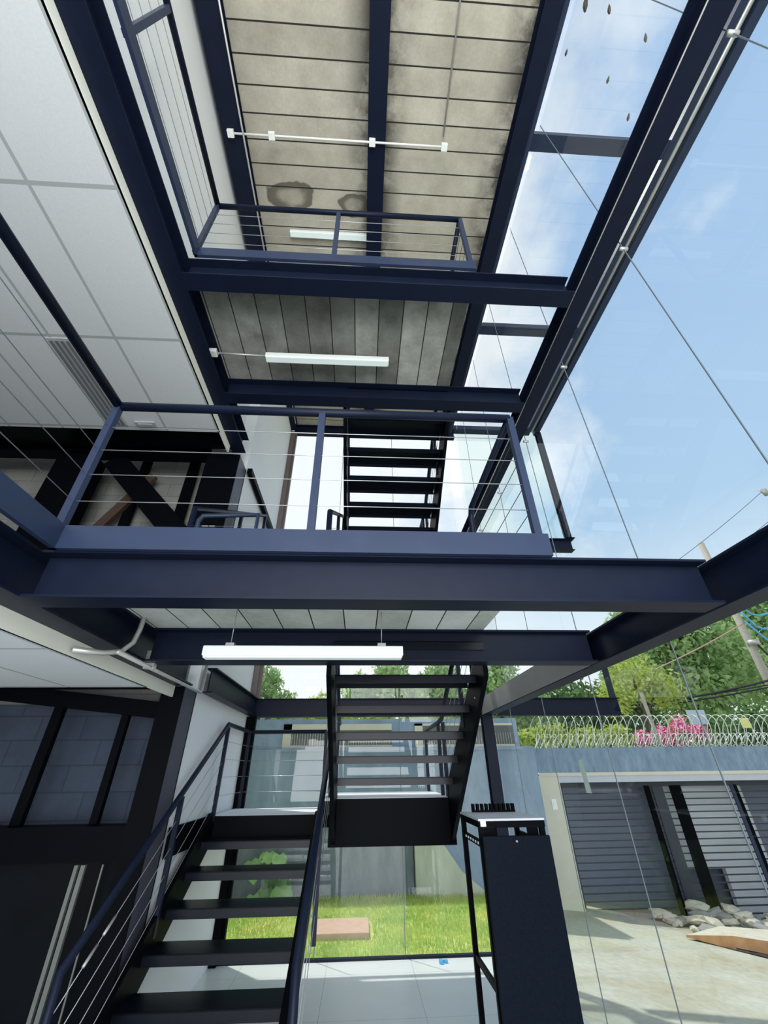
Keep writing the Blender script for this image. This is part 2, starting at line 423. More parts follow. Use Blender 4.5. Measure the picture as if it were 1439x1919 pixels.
for y, lab in ((1.55, 'nearest dark cross piece of the glazed roof strip'), (3.95, 'second dark cross piece of the glazed roof strip'), (YB, 'rearmost cross piece of the glazed roof strip')):
    tag(MB().box(1.84, 3.515, y-.08, y+.08, RS, RS+.1).build('roof_cross_beam', STEELL), lab, 'beam')
# floor edge channels
def edge(name, z0, z1, xr, label):
    o = MB()
    o.box(-1.42, xr, Y1-.10, Y1-.075, z0, z1).box(-1.42, -1.395, -1.5, Y1-.08, z0, z1)
    return tag(o.build(name, STEELL), label, 'edge channel')
edge('floor_edge_channel', 2.595, 2.715, .915, 'blue-grey channel edging the first floor balcony and left gallery')
edge('floor_edge_channel', 5.27, 5.39, .905, 'blue-grey channel edging the second floor balcony and left gallery')

# columns
def column(x0, x1, y0, y1, z0, z1, label, side=None):
    t = thing('steel_column', label, 'column', ((x0+x1)/2, (y0+y1)/2, z0))
    w = .014; o = MB()
    o.box(x0, x1, y0, y0+w, z0, z1).box(x0, x1, y1-w, y1, z0, z1).box((x0+x1)/2-w/2, (x0+x1)/2+w/2, y0+w, y1-w, z0, z1)
    o.build('column_section', STEEL if side is None else BLACK, t)
    if side is not None: MB().box(x1-.012, x1-.002, y0+w, y1-w, z0, z1).build('side_tone_plate', side, t)  # separate plate so the painted side tone can differ from the flanges
    MB().box(x0-.04, x1+.03, y0-.04, y1+.03, z0, z0+.015).build('base_plate', BLACK, t)
    return t
LS = simple('violet_lit_side_steel', (.06, .06, .09), .5)  # violet grey holds the light falling on the column's side face
column(-1.73, -1.54, 3.9, 4.21, 0, B1, 'ground floor column left of the white wall', LS)
column(-1.93, -1.54, 3.9, 4.21, F1, B2, 'first floor column left of the white wall', LS)
column(1.73, 1.87, YB-.07, YB+.07, 0, B1, 'slim corner column at the rear right of the glass, ground floor')
column(1.66, 1.80, YB-.07, YB+.07, T1, B2, 'slim corner column at the rear right of the glass, first floor')
column(3.72, 3.82, YB-.05, YB+.05, T2, RS, 'outer column standing on the projecting second floor beam')
column(-3.72, -3.30, 3.95, 4.2, F1, B2, 'far left column of the braced frame on the first floor', BLACK)

# left frame members
BR = dict(mat=BLACK)
beam((-6.9, 4.0, B1+.0), (-1.76, 4.0, B1), .12, .22, 'black beam at the back of the lower left room ceiling', BLACK)
beam((-6.9, 4.0, B2), (-1.95, 4.0, B2), .16, .26, 'black beam above the diagonal brace in the upper left room', BLACK)
tag(MB().bar((-3.12, 4.05, 5.03), (-1.98, 4.05, 3.88), .05, .26).build('diagonal_brace', BLACK), 'thick black diagonal brace in the upper left frame', 'brace')
tag(MB().bar((-2.75, 4.33, 5.0), (-3.95, 4.33, 2.74), .06, .11).build('timber_prop', BROWN), 'brown timber prop leaning behind the black brace', 'prop')
tag(MB().box(-2.98, -2.88, 4.36, 4.42, F1, 5.3).build('stud', BLACK), 'dark upright stud behind the crossing of the brace', 'stud')
tag(MB().box(-2.36, -2.24, 4.36, 4.42, F1, 5.3).build('stud', BLACK), 'dark upright stud just left of the first floor column', 'stud')
o = MB(); o.tube([(-2.16, 4.40, 2.9), (-2.16, 4.40, 5.2)], .014).tube([(-2.10, 4.40, 2.9), (-2.10, 4.40, 5.2)], .010)
o.box(-2.19, -2.08, 4.37, 4.43, 3.98, 4.06)
tag(o.build('wall_conduit', CABLED), 'pair of thin dark conduits with a junction box beside the column', 'conduit')
tag(MB().bar((-4.1, 4.05, 2.45), (-1.75, 4.05, 2.20), .06, .13).build('sloping_beam', BLACK), 'black sloping member under the lower left ceiling', 'beam')
for x0, x1, lab in ((-2.71, -2.63, 'black upright between the two left dim wall bays'), (-2.11, -2.05, 'black upright nearest the ground floor column'), (-3.6, -3.42, 'leftmost black upright of the lower left frame')):
    tag(MB().box(x0, x1, 4.10, 4.155, 1.401, 2.3).build('upright', BLACK), lab, 'upright')
tag(MB().box(-6.9, -1.74, 3.96, 4.16, 1.19, 1.40).build('transom', BLACK), 'black horizontal transom of the lower left frame', 'transom')
st(MB().box(-6.9, -1.74, 4.17, 4.19, 0, 1.2).build('door_1', DG), 'dark panel door zone under the transom', 'door')
t = thing('door_frame', 'pale double strip door frame at lower left', 'frame', (-2.0, 4.0, 0))
DULL = simple('dull_aluminium', (.13, .14, .13), .5, 0, .2, 9, .2)
MB().box(-2.03, -2.005, 3.93, 3.955, 0, 1.18).build('strip', DULL, t)
MB().box(-1.985, -1.955, 3.93, 3.955, 0, 1.18).build('strip', DULL, t)
tag(MB().box(-1.845, -1.835, 3.945, 3.955, 0, 1.18).build('cable_strip', DULL), 'thin pale strip beside the ground floor column', 'strip')

# ------------------------------------------------------------------ staircase
RIS, GO, GU = .17, .289, .323
LZ, RZ = 1.36, 1.506
def make_stair():
    t = thing('staircase', 'black open-tread dog-leg stair rising from the ground floor', 'staircase', (-.35, 4.6, 0))
    x0, x1 = -1.48, -.405
    zs = 7
    def ty(k): return 5.24 - GO*k                    # front of k-th tread below landing
    def tz(k): return LZ - RIS*k
    # lower treads: folded plate, front lip
    def tread(xa, xb, yf, z, d, up):
        o = MB()
        if up: o.box(xa, xb, yf, yf+d, z-.008, z).box(xa, xb, yf, yf+.008, z-.06, z).box(xa, xb, yf+d-.008, yf+d, z-.05, z)
        else:  o.box(xa, xb, yf-d, yf, z-.008, z).box(xa, xb, yf-.008, yf, z-.05, z).box(xa, xb, yf-d, yf-d+.008, z-.045, z)
        return o.build('tread', TREAD, t)
    for k in range(1, zs+1):
        tread(x0+.02, x1-.02, ty(k)-.02, tz(k), .27, True)
    # stringers of lower flight
    for xs, nm in ((x0, 0), (x1, 1)):
        o = MB()
        yb = ty(8)+.02; 
        pts = [(yb, 0.0), (yb+.30, 0.0), (5.24, LZ-.22), (5.24, LZ+.03), (5.10, LZ+.03), (yb, .13)]
        w = .022 if nm == 0 else .03
        n = len(pts)
        vs = [(xs-w, y, z) for y, z in pts] + [(xs+w, y, z) for y, z in pts]
        o.add(vs, [(i, (i+1) % n, n+(i+1) % n, n+i) for i in range(n)] + [tuple(range(n))[::-1], tuple(range(n, 2*n))])
        o.build('stringer', BLACK, t)
    # left landing
    MB().box(x0-.03, x1+.02, 5.24, 6.22, LZ-.02, LZ).build('landing', WHITEP, t)
    MB().box(x0-.03, x1+.02, 5.235, 5.26, LZ-.20, LZ-.001).box(x0-.03, x0, 5.26, 6.22, LZ-.2, LZ-.021).box(x0-.055, x0-.035, 4.24, 5.26, LZ-.20, LZ).box(x0-.03, .97, 6.221, 6.25, LZ-.2, LZ-.021).build('landing_frame', BLACK, t)
    # right landing one riser up
    xa, xb = -.24, .93
    MB().box(xa-.14, xb+.02, 4.92, 6.22, RZ-.02, RZ).build('landing', WHITEP, t)
    MB().box(xa-.04, xb+.02, 4.905, 4.93, 1.13, RZ-.004).box(xb, xb+.025, 4.93, 6.22, RZ-.2, RZ-.021).box(xa-.14, xa-.12, 5.3, 6.22, LZ-.1, RZ-.021).build('landing_frame', BLACK, t)
    # upper flight
    xa2, xb2 = -.20, .915
    for k in range(1, 7):
        tread(xa2+.0, xb2-.02, 4.91-GU*k+.05, RZ+RIS*k, .29, False) if False else tread(xa2, xb2-.02, 4.91-GU*k, RZ+RIS*k, .30, True)
    for xs, mat in ((xa2-.03, BLACK), (xb2, BLACK)):
        ye = Y2+.08
        ze = RZ + RIS*(4.91-ye)/GU
        pts = [(4.91, 1.15), (5.10, 1.30), (5.0, RZ+.05), (ye, ze+.12), (ye, ze-.16)]
        n = len(pts); w = .018
        vs = [(xs-w, y, z) for y, z in pts] + [(xs+w, y, z) for y, z in pts]
        MB().add(vs, [(i, (i+1) % n, n+(i+1) % n, n+i) for i in range(n)] + [tuple(range(n))[::-1], tuple(range(n, 2*n))]).build('stringer', mat, t)
    MB().box(xb2-.022, xb2-.019, 3.4, 3.41, 2.2, 2.21).build('bolt', GALV, t)
    # handrails
    def rail(pts, r=.024): return MB().tube(pts, r, 8).build('handrail', STEEL, t)
    def post(x, y, z0, z1): return MB().box(x-.018, x+.018, y-.018, y+.018, z0, z1).build('post', STEEL, t)
    def cable(a, b_): return MB().tube([a, b_], .0026, 5).build('cable', CABLE, t)
    RL = 2.19
    def zr(y): return LZ - RIS*(5.24-y)/GO
    lx = -1.50+.03
    rail([(lx, 3.02, .0), (lx, 3.02, zr(3.02)+.84), (lx, 5.2, RL), (lx, 6.27, RL), (-.45, 6.27, RL)])
    for y in (5.2, 4.2): post(lx, y, zr(y)-.02, zr(y)+.82)
    post(lx, 6.24, LZ, RL); post(-.45, 6.24, LZ, RL)
    for k in range(1, 5):
        d = .83*k/5
        cable((lx, 3.02, zr(3.02)+d), (lx, 5.2, zr(5.2)+d)); cable((lx, 5.2, LZ+d), (lx, 6.24, LZ+d)); cable((lx, 6.25, LZ+d), (-.45, 6.25, LZ+d))
    # turnbuckles on the lower cables
    for k, y in ((4, 3.45), (4, 3.3), (2, 3.25)):
        z = zr(y) + .83*k/5
        MB().tube([(lx, y-.05, z-.03), (lx, y+.05, z+.03)], .009, 6).build('turnbuckle', GALV, t)
    rx = -.30
    rail([(rx, 3.02, .0), (rx, 3.02, zr(3.02)+.84), (rx, 5.15, RL-.02)])
    post(rx, 5.15, LZ, RL-.04); post(rx, 4.1, zr(4.1), zr(4.1)+.82)
    for k in range(1, 5):
        d = .83*k/5
        cable((rx, 3.02, zr(3.02)+d), (rx, 5.15, zr(5.15)+d))
    # upper flight rails
    def zu(y): return RZ + RIS*(4.91-y)/GU
    for xx in (.90, -.23):
        p = [(xx, 5.2, RL), (xx, 4.95, RL+.02), (xx, Y2+.15, zu(Y2+.15)+.66)]
        if xx > 0: p = [(xx, 6.27, RL)] + p
        rail(p)
        for y in (4.9, 3.9): post(xx, y, zu(y), zu(y)+.66)
        for k in range(1, 5):
            d = .66*k/5
            cable((xx, 4.9, zu(4.9)+d), (xx, Y2+.15, zu(Y2+.15)+d))
            if xx > 0: cable((xx, 6.24, RZ+d), (xx, 5.2, RZ+d))
    post(.90, 6.24, RZ, RL); post(.90, 5.2, RZ, RL)
    return t
s1 = make_stair()
s2 = copy_tree(s1)
s2.location = s2.location + Vector((0, 0, 2.775))
s2['label'] = 'black open-tread dog-leg stair rising from the first floor balcony against the bright rear glass'

# ------------------------------------------------------------------ guardrails
def guard(zf, top, label, xs, xr, back, retr):
    t = thing('guardrail', label, 'guardrail', ((-1.45+xr)/2, Y1-.06, zf))
    yr = Y1-.06; xl = -1.45
    pts = [(xl, -1.4, top), (xl, yr, top), (xr, yr, top)]
    MB().tube(pts[:2], .026).tube(pts[1:], .026).build('top_rail', STEEL, t)
    for x in xs: MB().box(x-.019, x+.019, yr-.019, yr+.019, zf, top).build('post', STEELL, t)
    for y in (.55, -.7): MB().box(xl-.019, xl+.019, y-.019, y+.019, zf, top).build('post', STEELL, t)
    for k in range(1, 5):
        z = zf + (top-zf)*k/5
        MB().tube([(xl, yr, z), (xr, yr, z)], .0024, 5).build('cable', CABLE, t)
        MB().tube([(xl, -1.4, z), (xl, yr, z)], .0024, 5).build('cable', CABLE, t)
    if retr:
        MB().tube([(xr, yr, top), (xr, back, top), (xr, back+.06, top-.08), (xr, back+.06, zf)], .024).build('return_rail', STEEL, t)
        for k in range(1, 5):
            z = zf + (top-zf)*k/5
            MB().tube([(xr, yr, z), (xr, back, z)], .0024, 5).build('cable', CABLED, t)
    return t
guard(F1, 3.55, 'cable guardrail along the first floor balcony and left gallery', (-1.45, -.26, .88), .88, 2.72, True)
guard(F2, 6.28, 'cable guardrail along the second floor balcony under the plank roof', (-1.45, -.30, .88), .88, 2.1, True)
# short guard beside the second stair start
t = thing('guardrail', 'short rounded guard rail at the foot of the first floor stair', 'guardrail', (-1.25, 3.06, F1))
MB().tube([(-1.43, 3.06, F1), (-1.43, 3.06, 3.57), (-1.40, 3.06, 3.62), (-.93, 3.06, 3.64), (-.93, 3.06, F1)], .022).build('top_rail', STEELL, t)
MB().tube([(-1.43, 3.06, 3.3), (-.93, 3.06, 3.45)], .004, 5).build('cable', CABLE, t)

# ------------------------------------------------------------------ glazing
wn = [0]
def window(build, label):
    wn[0] += 1
    o = build(); o.name = 'window_%d' % wn[0]; o.data.name = o.name
    st(o, label, 'window'); return o
ORD = ['first', 'second', 'third', 'fourth', 'fifth', 'sixth', 'seventh', 'eighth', 'ninth', 'tenth']
ys = [.33 + 1.05*k for k in range(-2, 6)] + [YB]
JM = simple('glass_joint', (.13, .16, .19), .5)
for i in range(len(ys)-1):
    for z0, z1, lv in ((-.2, 5.0, 'lower'), (5.0, RS, 'upper')):
        w = window(lambda: MB().quad((XG, ys[i]+.004, z0), (XG, ys[i+1]-.004, z0), (XG, ys[i+1]-.004, z1), (XG, ys[i]+.004, z1)).build('window', GLASS),
               '%s clear pane of the %s right glass facade from the camera end' % (ORD[i], lv))
        if i:
            j = MB().box(XG-.003, XG+.003, ys[i]-.003, ys[i]+.003, z0, z1).build('joint', JM, w)
    if i:
        q = MB(); q.tube([(XG-.03, ys[i], 5.0), (XG+.03, ys[i], 5.0)], .014, 10)
        tag(q.build('glass_clamp', GALV), '%s round steel clamp holding the glass joint at the upper right beam' % ORD[i], 'clamp')
xs_ = [-1.46, -.45, .55, 1.72]
for z0, z1, lv in ((.02, B1, 'ground floor'), (T1, B2, 'first floor'), (T2, RS-.22, 'top floor')):
    for i in range(3):
        w = window(lambda: MB().quad((xs_[i]+.004, YB, z0), (xs_[i+1]-.004, YB, z0), (xs_[i+1]-.004, YB, z1), (xs_[i]+.004, YB, z1)).build('window', GLASS),
               '%s pane from the white wall, rear glass, %s' % (ORD[i], lv))
        if i: MB().box(xs_[i]-.004, xs_[i]+.004, YB-.004, YB+.004, z0, z1).build('joint', JM, w)
window(lambda: MB().quad((1.96, YB, T2), (3.7, YB, T2), (3.7, YB, RS), (1.96, YB, RS)).build('window', GLASSG), 'greenish glass fin outside the right facade at top level')
for a, b_, lab in ((-1.5, 1.46, 'nearest pane of the roof glass strip'), (1.64, 3.86, 'middle pane of the roof glass strip'), (4.04, YB-.09, 'rear pane of the roof glass strip')):
    window(lambda: MB().quad((1.84, a, RS+.105), (3.51, a, RS+.105), (3.51, b_, RS+.105), (1.84, b_, RS+.105)).build('window', SKYGL), lab)
for z0, z1, lab in ((.0, B1, 'dark mullion where the rear glass meets the white wall, ground floor'), (T1, B2, 'bronze mullion where the rear glass meets the white wall, first floor'), (T2, RS-.22, 'bronze mullion where the rear glass meets the white wall, top floor')):
    tag(MB().box(-1.545, -1.47, YB-.09, YB+.04, z0, z1).box(-1.47, -1.43, YB-.03, YB+.03, z0, z1).build('mullion', BLACK if z0 < .1 else BROWNF), lab, 'mullion')
st(MB().box(-1.5, 1.75, YB-.03, YB+.03, 0, .02).build('trim_3', STEEL), 'thin dark sill line under the rear glass', 'trim')
# leaves on the roof glass
for x, y, r, lab in ((2.07, .53, .06, 'large dark leaf at the very top of the glazed roof strip'), (2.32, .55, .04, 'small leaf beside the large leaf on the roof glass'),
                (2.02, .85, .03, 'lone leaf near the plank roof edge on the roof glass'), (2.79, .71, .04, 'leaf nearest the outer beam on the roof glass'),
                (2.56, 1.02, .035, 'leaf in the middle of the roof glass'), (2.95, 1.30, .04, 'leaf just in front of the nearest roof cross piece')):
    o = MB(); a = random.uniform(.9, 1.9); c, s_ = math.cos(a), math.sin(a); pts = []
    for k in range(10):
        u = 2*math.pi*k/10; px, py = math.cos(u)*r, math.sin(u)*r*.38*(1.2-abs(math.cos(u))*.6)
        pts.append((x+px*c-py*s_, y+px*s_+py*c, RS+.112+.01*math.sin(u*2)))
    o.add(pts, [tuple(range(10))]); tag(o.build('leaf', BARK), lab, 'leaf')

# ------------------------------------------------------------------ lights and conduits
LT = simple('white_light_body', (.80, .84, .82), .4, 0, .03, 4)
LD = simple('pale_diffuser', (.66, .74, .72), .5, 0, .03, 4)
pb = [n for n in LD.node_tree.nodes if n.type == 'BSDF_PRINCIPLED'][0]
pb.inputs['Emission Color'].default_value = (.85, 1, .97, 1); pb.inputs['Emission Strength'].default_value = .15
def light(x0, x1, y, z, ztop, label, sus=True):
    t = thing('linear_light', label, 'light', ((x0+x1)/2, y, z))
    MB().box(x0, x1, y-.035, y+.035, z+.012, z+.07).build('housing', LT, t, .006)
    MB().box(x0+.01, x1-.01, y-.03, y+.03, z, z+.011).build('diffuser', LD, t)
    for x in (x0+.15, x1-.13):
        MB().box(x-.025, x+.025, y-.02, y+.02, z+.071, z+.09).build('clip', GALV, t)
        if sus: MB().tube([(x, y, z+.09), (x, y, ztop)], .0025, 5).build('wire', CABLE, t)
    return t
light(-.945, .255, 2.55, 2.305, 2.60, 'white linear light hanging in front of the ground floor stair')
light(-.99, .215, 2.56, 5.115, 5.27, 'white linear light under the second floor balcony slab')
light(-1.08, .12, 2.63, 7.99-.12, RS, 'white linear light under the plank roof behind the top guardrail', False)
def conduit(name, pts, label, r=.012, mat=GALV, boxes=(), cat='conduit'):
    t = thing(name, label, cat, pts[0])
    MB().tube(pts, r, 8).build('pipe', mat, t)
    for b_ in boxes:
        MB().box(b_[0]-.035, b_[0]+.035, b_[1]-.035, b_[1]+.035, b_[2]-.025, b_[2]+.025).build('junction_box', WHITEB, t, .004)
    return t
zc = RS-.225
conduit('ceiling_conduit', [(-1.55, 1.58, zc), (.83, 1.58, zc)], 'thin pale conduit running across the plank roof with white boxes', .011, WHITEB,
        [(-1.56, 1.58, zc), (-1.11, 1.58, zc), (.01, 1.58, zc), (.83, 1.58, zc)])
conduit('ceiling_conduit', [(.83, 1.54, RS-.03), (.80, -1.2, RS-.03)], 'thin grey conduit running toward the camera along the plank roof', .009, GALV)
conduit('ceiling_conduit', [(-1.42, -1.3, zc-.02), (-1.42, 6.0, zc-.02)], 'long pale conduit along the left roof beam', .010, GALV)
conduit('ceiling_conduit', [(-1.58, 2.56, 5.19), (-.98, 2.56, 5.17)], 'short conduit feeding the light under the second floor slab', .010, GALV, [(-1.50, 2.56, 5.19)])
conduit('flexible_conduit', [(-1.60, 2.38, 2.315), (-1.51, 2.52, 2.33), (-1.47, 2.62, 2.36), (-1.445, 2.68, 2.43), (-1.44, 2.70, 2.52), (-1.44, 2.71, 2.68)], 'bent grey flexible conduit beside the ivory edge', .016, GALV)
conduit('beam_conduit', [(-1.45, 2.55, 2.345), (-1.45, 4.05, 2.345), (-1.46, 4.09, 2.38), (-1.46, 4.09, 2.62)], 'straight galvanised conduit running from the bend to the white wall', .014, GALV)
tag(MB().box(-1.50, -1.43, 3.0, 3.04, 2.34, 2.46).build('pipe_clamp', GALV), 'pipe clamp on the straight conduit under the beam', 'clamp')
# ceiling fittings upper left
t = thing('louvre_light', 'recessed louvred light fitting in the upper left tile ceiling', 'light', (-2.70, 2.82, 4.94))
MB().box(-2.80, -2.60, 2.29, 3.34, 4.938, 4.946).build('frame', simple('grey_fitting', (.42, .44, .44), .5), t)
LV = simple('dark_louvre', (.20, .21, .22), .4, .3)
for k in range(4): MB().box(-2.785+.047*k, -2.785+.047*k+.022, 2.31, 3.32, 4.928, 4.937).build('louvre', LV, t)
tag(MB().box(-2.50, -2.29, 3.28, 3.36, 4.93, 4.948).box(-2.47, -2.32, 3.30, 3.34, 4.922, 4.93).build('air_vent', simple('grey_vent', (.36, .38, .40), .5)), 'small grey air vent in the tile ceiling near the dark beam', 'vent')

# ------------------------------------------------------------------ server rack
t = thing('server_rack', 'open black equipment rack frame with a dark door panel, right of the stair', 'rack', (1.07, 3.8, 0))
x0, x1, y0, y1, zt = .84, 1.31, 3.5, 4.1, 1.44
for x, y in ((x0, y0), (x1-.04, y0), (x0, y1-.04), (x1-.04, y1-.04)):
    MB().box(x, x+.035, y, y+.035, 0, zt-.051).build('post', BLACK, t)
MB().box(x0, x1, y0, y1, zt-.012, zt).build('top_panel', simple('rack_top', (.55, .57, .62), .45), t)
MB().box(x0, x1, y0, y0+.02, zt-.05, zt-.013).box(x0, x1, y1-.02, y1, zt-.05, zt-.013).box(x0, x0+.02, y0+.02, y1-.02, zt-.05, zt-.013).box(x1-.02, x1, y0+.02, y1-.02, zt-.05, zt-.013).build('top_frame', BLACK, t)
for z in (1.30, .62, .2):
    for x in (x0+.006, x1-.026): MB().box(x, x+.02, y0+.036, y1-.042, z-.018, z+.018).build('side_rail', BLACK, t)
for k in range(6): MB().box(x0+.003, x0+.0055, 3.58+.075*k, 3.61+.075*k, 1.293, 1.307).build('rail_slot', WHITEP, t)
MB().box(x0+.036, x0+.12, y0+.04, y0+.05, 1.0, 1.385).box(x1-.12, x1-.041, y0+.04, y0+.05, 1.0, 1.385).build('mount_plate', BLACK, t)
d = MB().box(x0, x1-.01, y0-.08, y0-.045, .05, 1.352).build('door_panel', RACKP, t, .004)
MB().tube([(1.065, y0-.081, 1.325), (1.065, y0-.09, 1.325)], .007, 8).build('lock', GALV, d)
MB().box(x0+.012, x0+.05, y0-.006, y0-.001, 1.398, 1.43).build('sticker', WHITEB, t)
o = MB(); o.box(.93, 1.28, 4.02, 4.07, zt+.001, zt+.012)
for k in range(10): o.box(.93+.0365*k, .93+.0365*k+.018, 4.02, 4.07, zt+.012, zt+.055)
tag(o.build('cable_comb', BLACK), 'black comb-like cable guide lying on the rack top', 'cable guide')
o = MB(); 
for k in range(7):
    a = random.uniform(0, 6.28); x, y = .94+.03*math.cos(a), 6.17+.025*math.sin(a)
    o.box(x-.018, x+.018, y-.012, y+.012, 0.001, .02+.012*random.random())
tag(o.build('plastic_scrap', BLUEP), 'crumpled blue plastic scrap on the floor tiles by the sill', 'scrap')
t = thing('tape_strip', 'pale green strip of tape stuck on the right glass', 'tape', (XG-.006, 3.95, 1.5))
MB().quad((XG-.006, 3.90, 1.56), (XG-.006, 3.99, 1.56), (XG-.006, 4.01, 1.79), (XG-.006, 3.93, 1.80)).build('tape', TAPE, t)

# ------------------------------------------------------------------ outside: walls
o = MB(); o.box(-6, 3.2, 9.1, 9.3, -.5, 2.1)
st(o.build('wall_garden', GREYW), 'blue grey garden wall behind the lawn', 'wall')
st(MB().box(-6, 3.2, 9.14, 9.3, 2.1, 2.62).build('wall_garden_upper', GREYW), 'upper part of the garden wall with slit windows', 'wall')
for xa, xb, lab in ((-1.5, .64, 'left slit window in the garden wall, cream framed with bars'), (1.1, 3.1, 'right slit window in the garden wall, dark with bars')):
    t = thing('slit_window', lab, 'window', ((xa+xb)/2, 9.12, 2.12))
    MB().box(xa, xb, 9.118, 9.138, 2.12, 2.16).box(xa, xb, 9.118, 9.138, 2.42 if xa < 0 else 2.49, 2.53).box(xa, xa+.16, 9.118, 9.138, 2.16, 2.53).build('frame', CREAM, t)
    MB().box(xa+.16, xb, 9.125, 9.137, 2.16, 2.5).build('dark_pane', simple('dark_slit', (.10, .11, .11), .5), t)
    o = MB()
    n = int((xb-xa-.16)/.05)
    for k in range(n): o.box(xa+.18+k*.05, xa+.186+k*.05, 9.112, 9.117, 2.14, 2.36)
    o.build('bars', GALV, t)
st(MB().box(-1.6, 3.2, 9.05, 9.099, 2.06, 2.115).build('trim_4', GREYW), 'ledge under the slit windows', 'trim')
o = MB().box(-6, .96, 8.98, 9.099, -.1, .95)
st(o.build('wall_plinth', DARKC), 'darker concrete plinth of the garden wall', 'wall')
o = MB(); pts = [(.98, -.1), (2.1, -.1), (2.1, .06), (1.76, .30), (1.15, 1.08), (.98, 1.1)]
n = len(pts); vs = [(x, 8.86, z) for x, z in pts] + [(x, 9.099, z) for x, z in pts]
o.add(vs, [(i, (i+1) % n, n+(i+1) % n, n+i) for i in range(n)] + [tuple(range(n))[::-1], tuple(range(n, 2*n))])
tag(o.build('buttress', PALEC), 'pale raw concrete buttress with a sloping right edge on the lawn', 'buttress')
# roofs beyond
t = thing('neighbour_house', 'low grey roofed house beyond the garden wall on the left', 'house', (-3.0, 14, -1))
MB().box(-5, -1.2, 14, 17, -1, 3.3).build('wall', PALES, t)
MB().box(-5.2, -1.0, 13.8, 17.2, 3.3, 3.45).build('roof', ROOFT, t)
# gate wall
yg = 10.5; zb = -1.2
st(MB().box(3.80, 4.28, yg-.35, yg+.1, zb, 1.60).build('wall_gate_pier', CREAM), 'cream rendered pier left of the gate', 'wall')
st(MB().box(3.9, 16, yg-.35, yg+.1, 1.66, 2.12).build('wall_gate_top', ROUGHW), 'rough blue grey wall band over the gate', 'wall')
st(MB().box(3.88, 16, yg-.36, yg-.30, 1.60, 1.66).build('trim_5', CREAM), 'cream line under the rough wall band', 'trim')
st(MB().box(4.28, 16, yg-.34, yg+.1, 1.48, 1.60).build('trim_6', LILAC), 'pale lintel over the gate', 'trim')
st(MB().box(3.2, 3.45, 9.1, yg+.1, zb, 2.12).build('wall_return', GREYW), 'blue grey return wall beside the gate pier', 'wall')
tag(MB().box(4.02, 4.12, yg-.37, yg-.351, 1.02, 1.2).box(4.05, 4.09, yg-.38, yg-.37, 1.07, 1.15).build('intercom', WHITEB), 'small white intercom on the cream gate pier', 'intercom')
t = thing('sliding_gate', 'wide dark slatted steel gate across the driveway', 'gate', (8, yg, -.9))
MB().box(4.28, 4.44, yg-.04, yg+.02, zb, 1.48).box(4.44, 12.9, yg-.04, yg+.02, 1.38, 1.48).box(4.44, 12.9, yg-.04, yg+.02, zb+.1, zb+.3).build('frame', GATED, t)
for k in range(20):
    z = 1.27 - k*.115
    MB().box(4.44, 12.9, yg-.03, yg-.01, z-.011, z+.011).build('slat', GATED, t)
for xa, xb, m in ((6.28, 6.40, BLACK), (6.46, 6.70, GATED), (6.86, 7.12, BLACK), (8.26, 8.34, STEELL), (10.2, 10.3, GATED)):
    MB().box(xa, xb, yg-.055, yg-.031, zb, 1.40).build('post', m, t)
MB().box(8.34, 8.42, yg-.055, yg-.031, zb, 1.40).build('post', BLACK, t)
yb_ = yg+.12
st(MB().box(4.3, 6.86, yb_+.4, yb_+.5, zb, 2.1).build('wall_courtyard_left', SLATE), 'slate sheet behind the left part of the gate', 'wall')
st(MB().box(6.86, 8.95, yb_+.4, yb_+.5, -.1, 2.1).build('wall_courtyard', PALES), 'pale courtyard wall behind the gate', 'wall')
st(MB().box(7.9, 9.3, yb_+.41, yb_+.52, zb, -.1).build('wall_courtyard_base', PALES), 'pale base of the courtyard wall', 'wall')
st(MB().box(6.86, 14, yb_+.9, yb_+1.0, zb, 2.1).build('wall_courtyard_dark', SLATE), 'dark recess behind the gate', 'wall')
st(MB().box(4.3, 14, yb_+.0, yb_+1.0, 1.9, 1.96).build('ceiling_carport', GATED), 'carport roof behind the gate', 'ceiling')

# rubble
def lump(x, y, z, sx, sy, sz, rz, tilt, mat, label, name='rubble_block', group=None, seed=0):
    r = random.Random(seed); bm = bmesh.new()
    bmesh.ops.create_icosphere(bm, subdivisions=2, radius=1)
    for v in bm.verts:
        c = v.co; m_ = max(abs(c.x), abs(c.y), abs(c.z)); c = c/m_*.95 + c*.05     # boxy
        v.co = Vector((c.x*sx, c.y*sy, c.z*sz)) * r.uniform(.84, 1.1)
    me = bpy.data.meshes.new(name); bm.to_mesh(me); bm.free(); me.materials.append(mat)
    ob = bpy.data.objects.new(name, me); COL.objects.link(ob); ob.location = (x, y, z); ob.rotation_euler = (tilt, tilt*.5, rz)
    return tag(ob, label, 'rubble', group)
k = 0
rr = random.Random(11)
for i in range(75):
    x = rr.uniform(5.5, 8.6); y = rr.uniform(8.9, 10.0)
    hh = .32*max(0, 1-abs(x-7.2)/2.2)*max(.2, (y-8.6)/1.3)
    base = gz(x, y)
    s_ = rr.uniform(.05, .13)
    lump(x, y, base + hh*rr.uniform(.3, 1)+.02, s_*1.5, s_, s_*.5, rr.uniform(0, 3), rr.uniform(-.5, .5), RUB if rr.random() < .7 else RUBD,
         'chunk of broken concrete in the rubble heap before the gate', group='rubble heap before the gate', seed=i)
lump(8.35, 9.9, gz(8.35, 9.9)+.42, .34, .14, .035, -.5, .35, RUB, 'long thin slab tilted on top of the rubble heap', 'rubble_slab', seed=77)
o = MB(); sl = [(5.15, 8.62), (5.6, 8.2), (6.2, 7.95), (7.0, 7.8), (8.0, 7.7), (8.3, 8.6), (7.0, 8.9), (5.9, 8.85)]
n = len(sl); vs = [(x, y, gz(x, y)+.02+.05*(x > 5.4)) for x, y in sl] + [(x, y, gz(x, y)+.05+.10*(x > 5.4)) for x, y in sl]
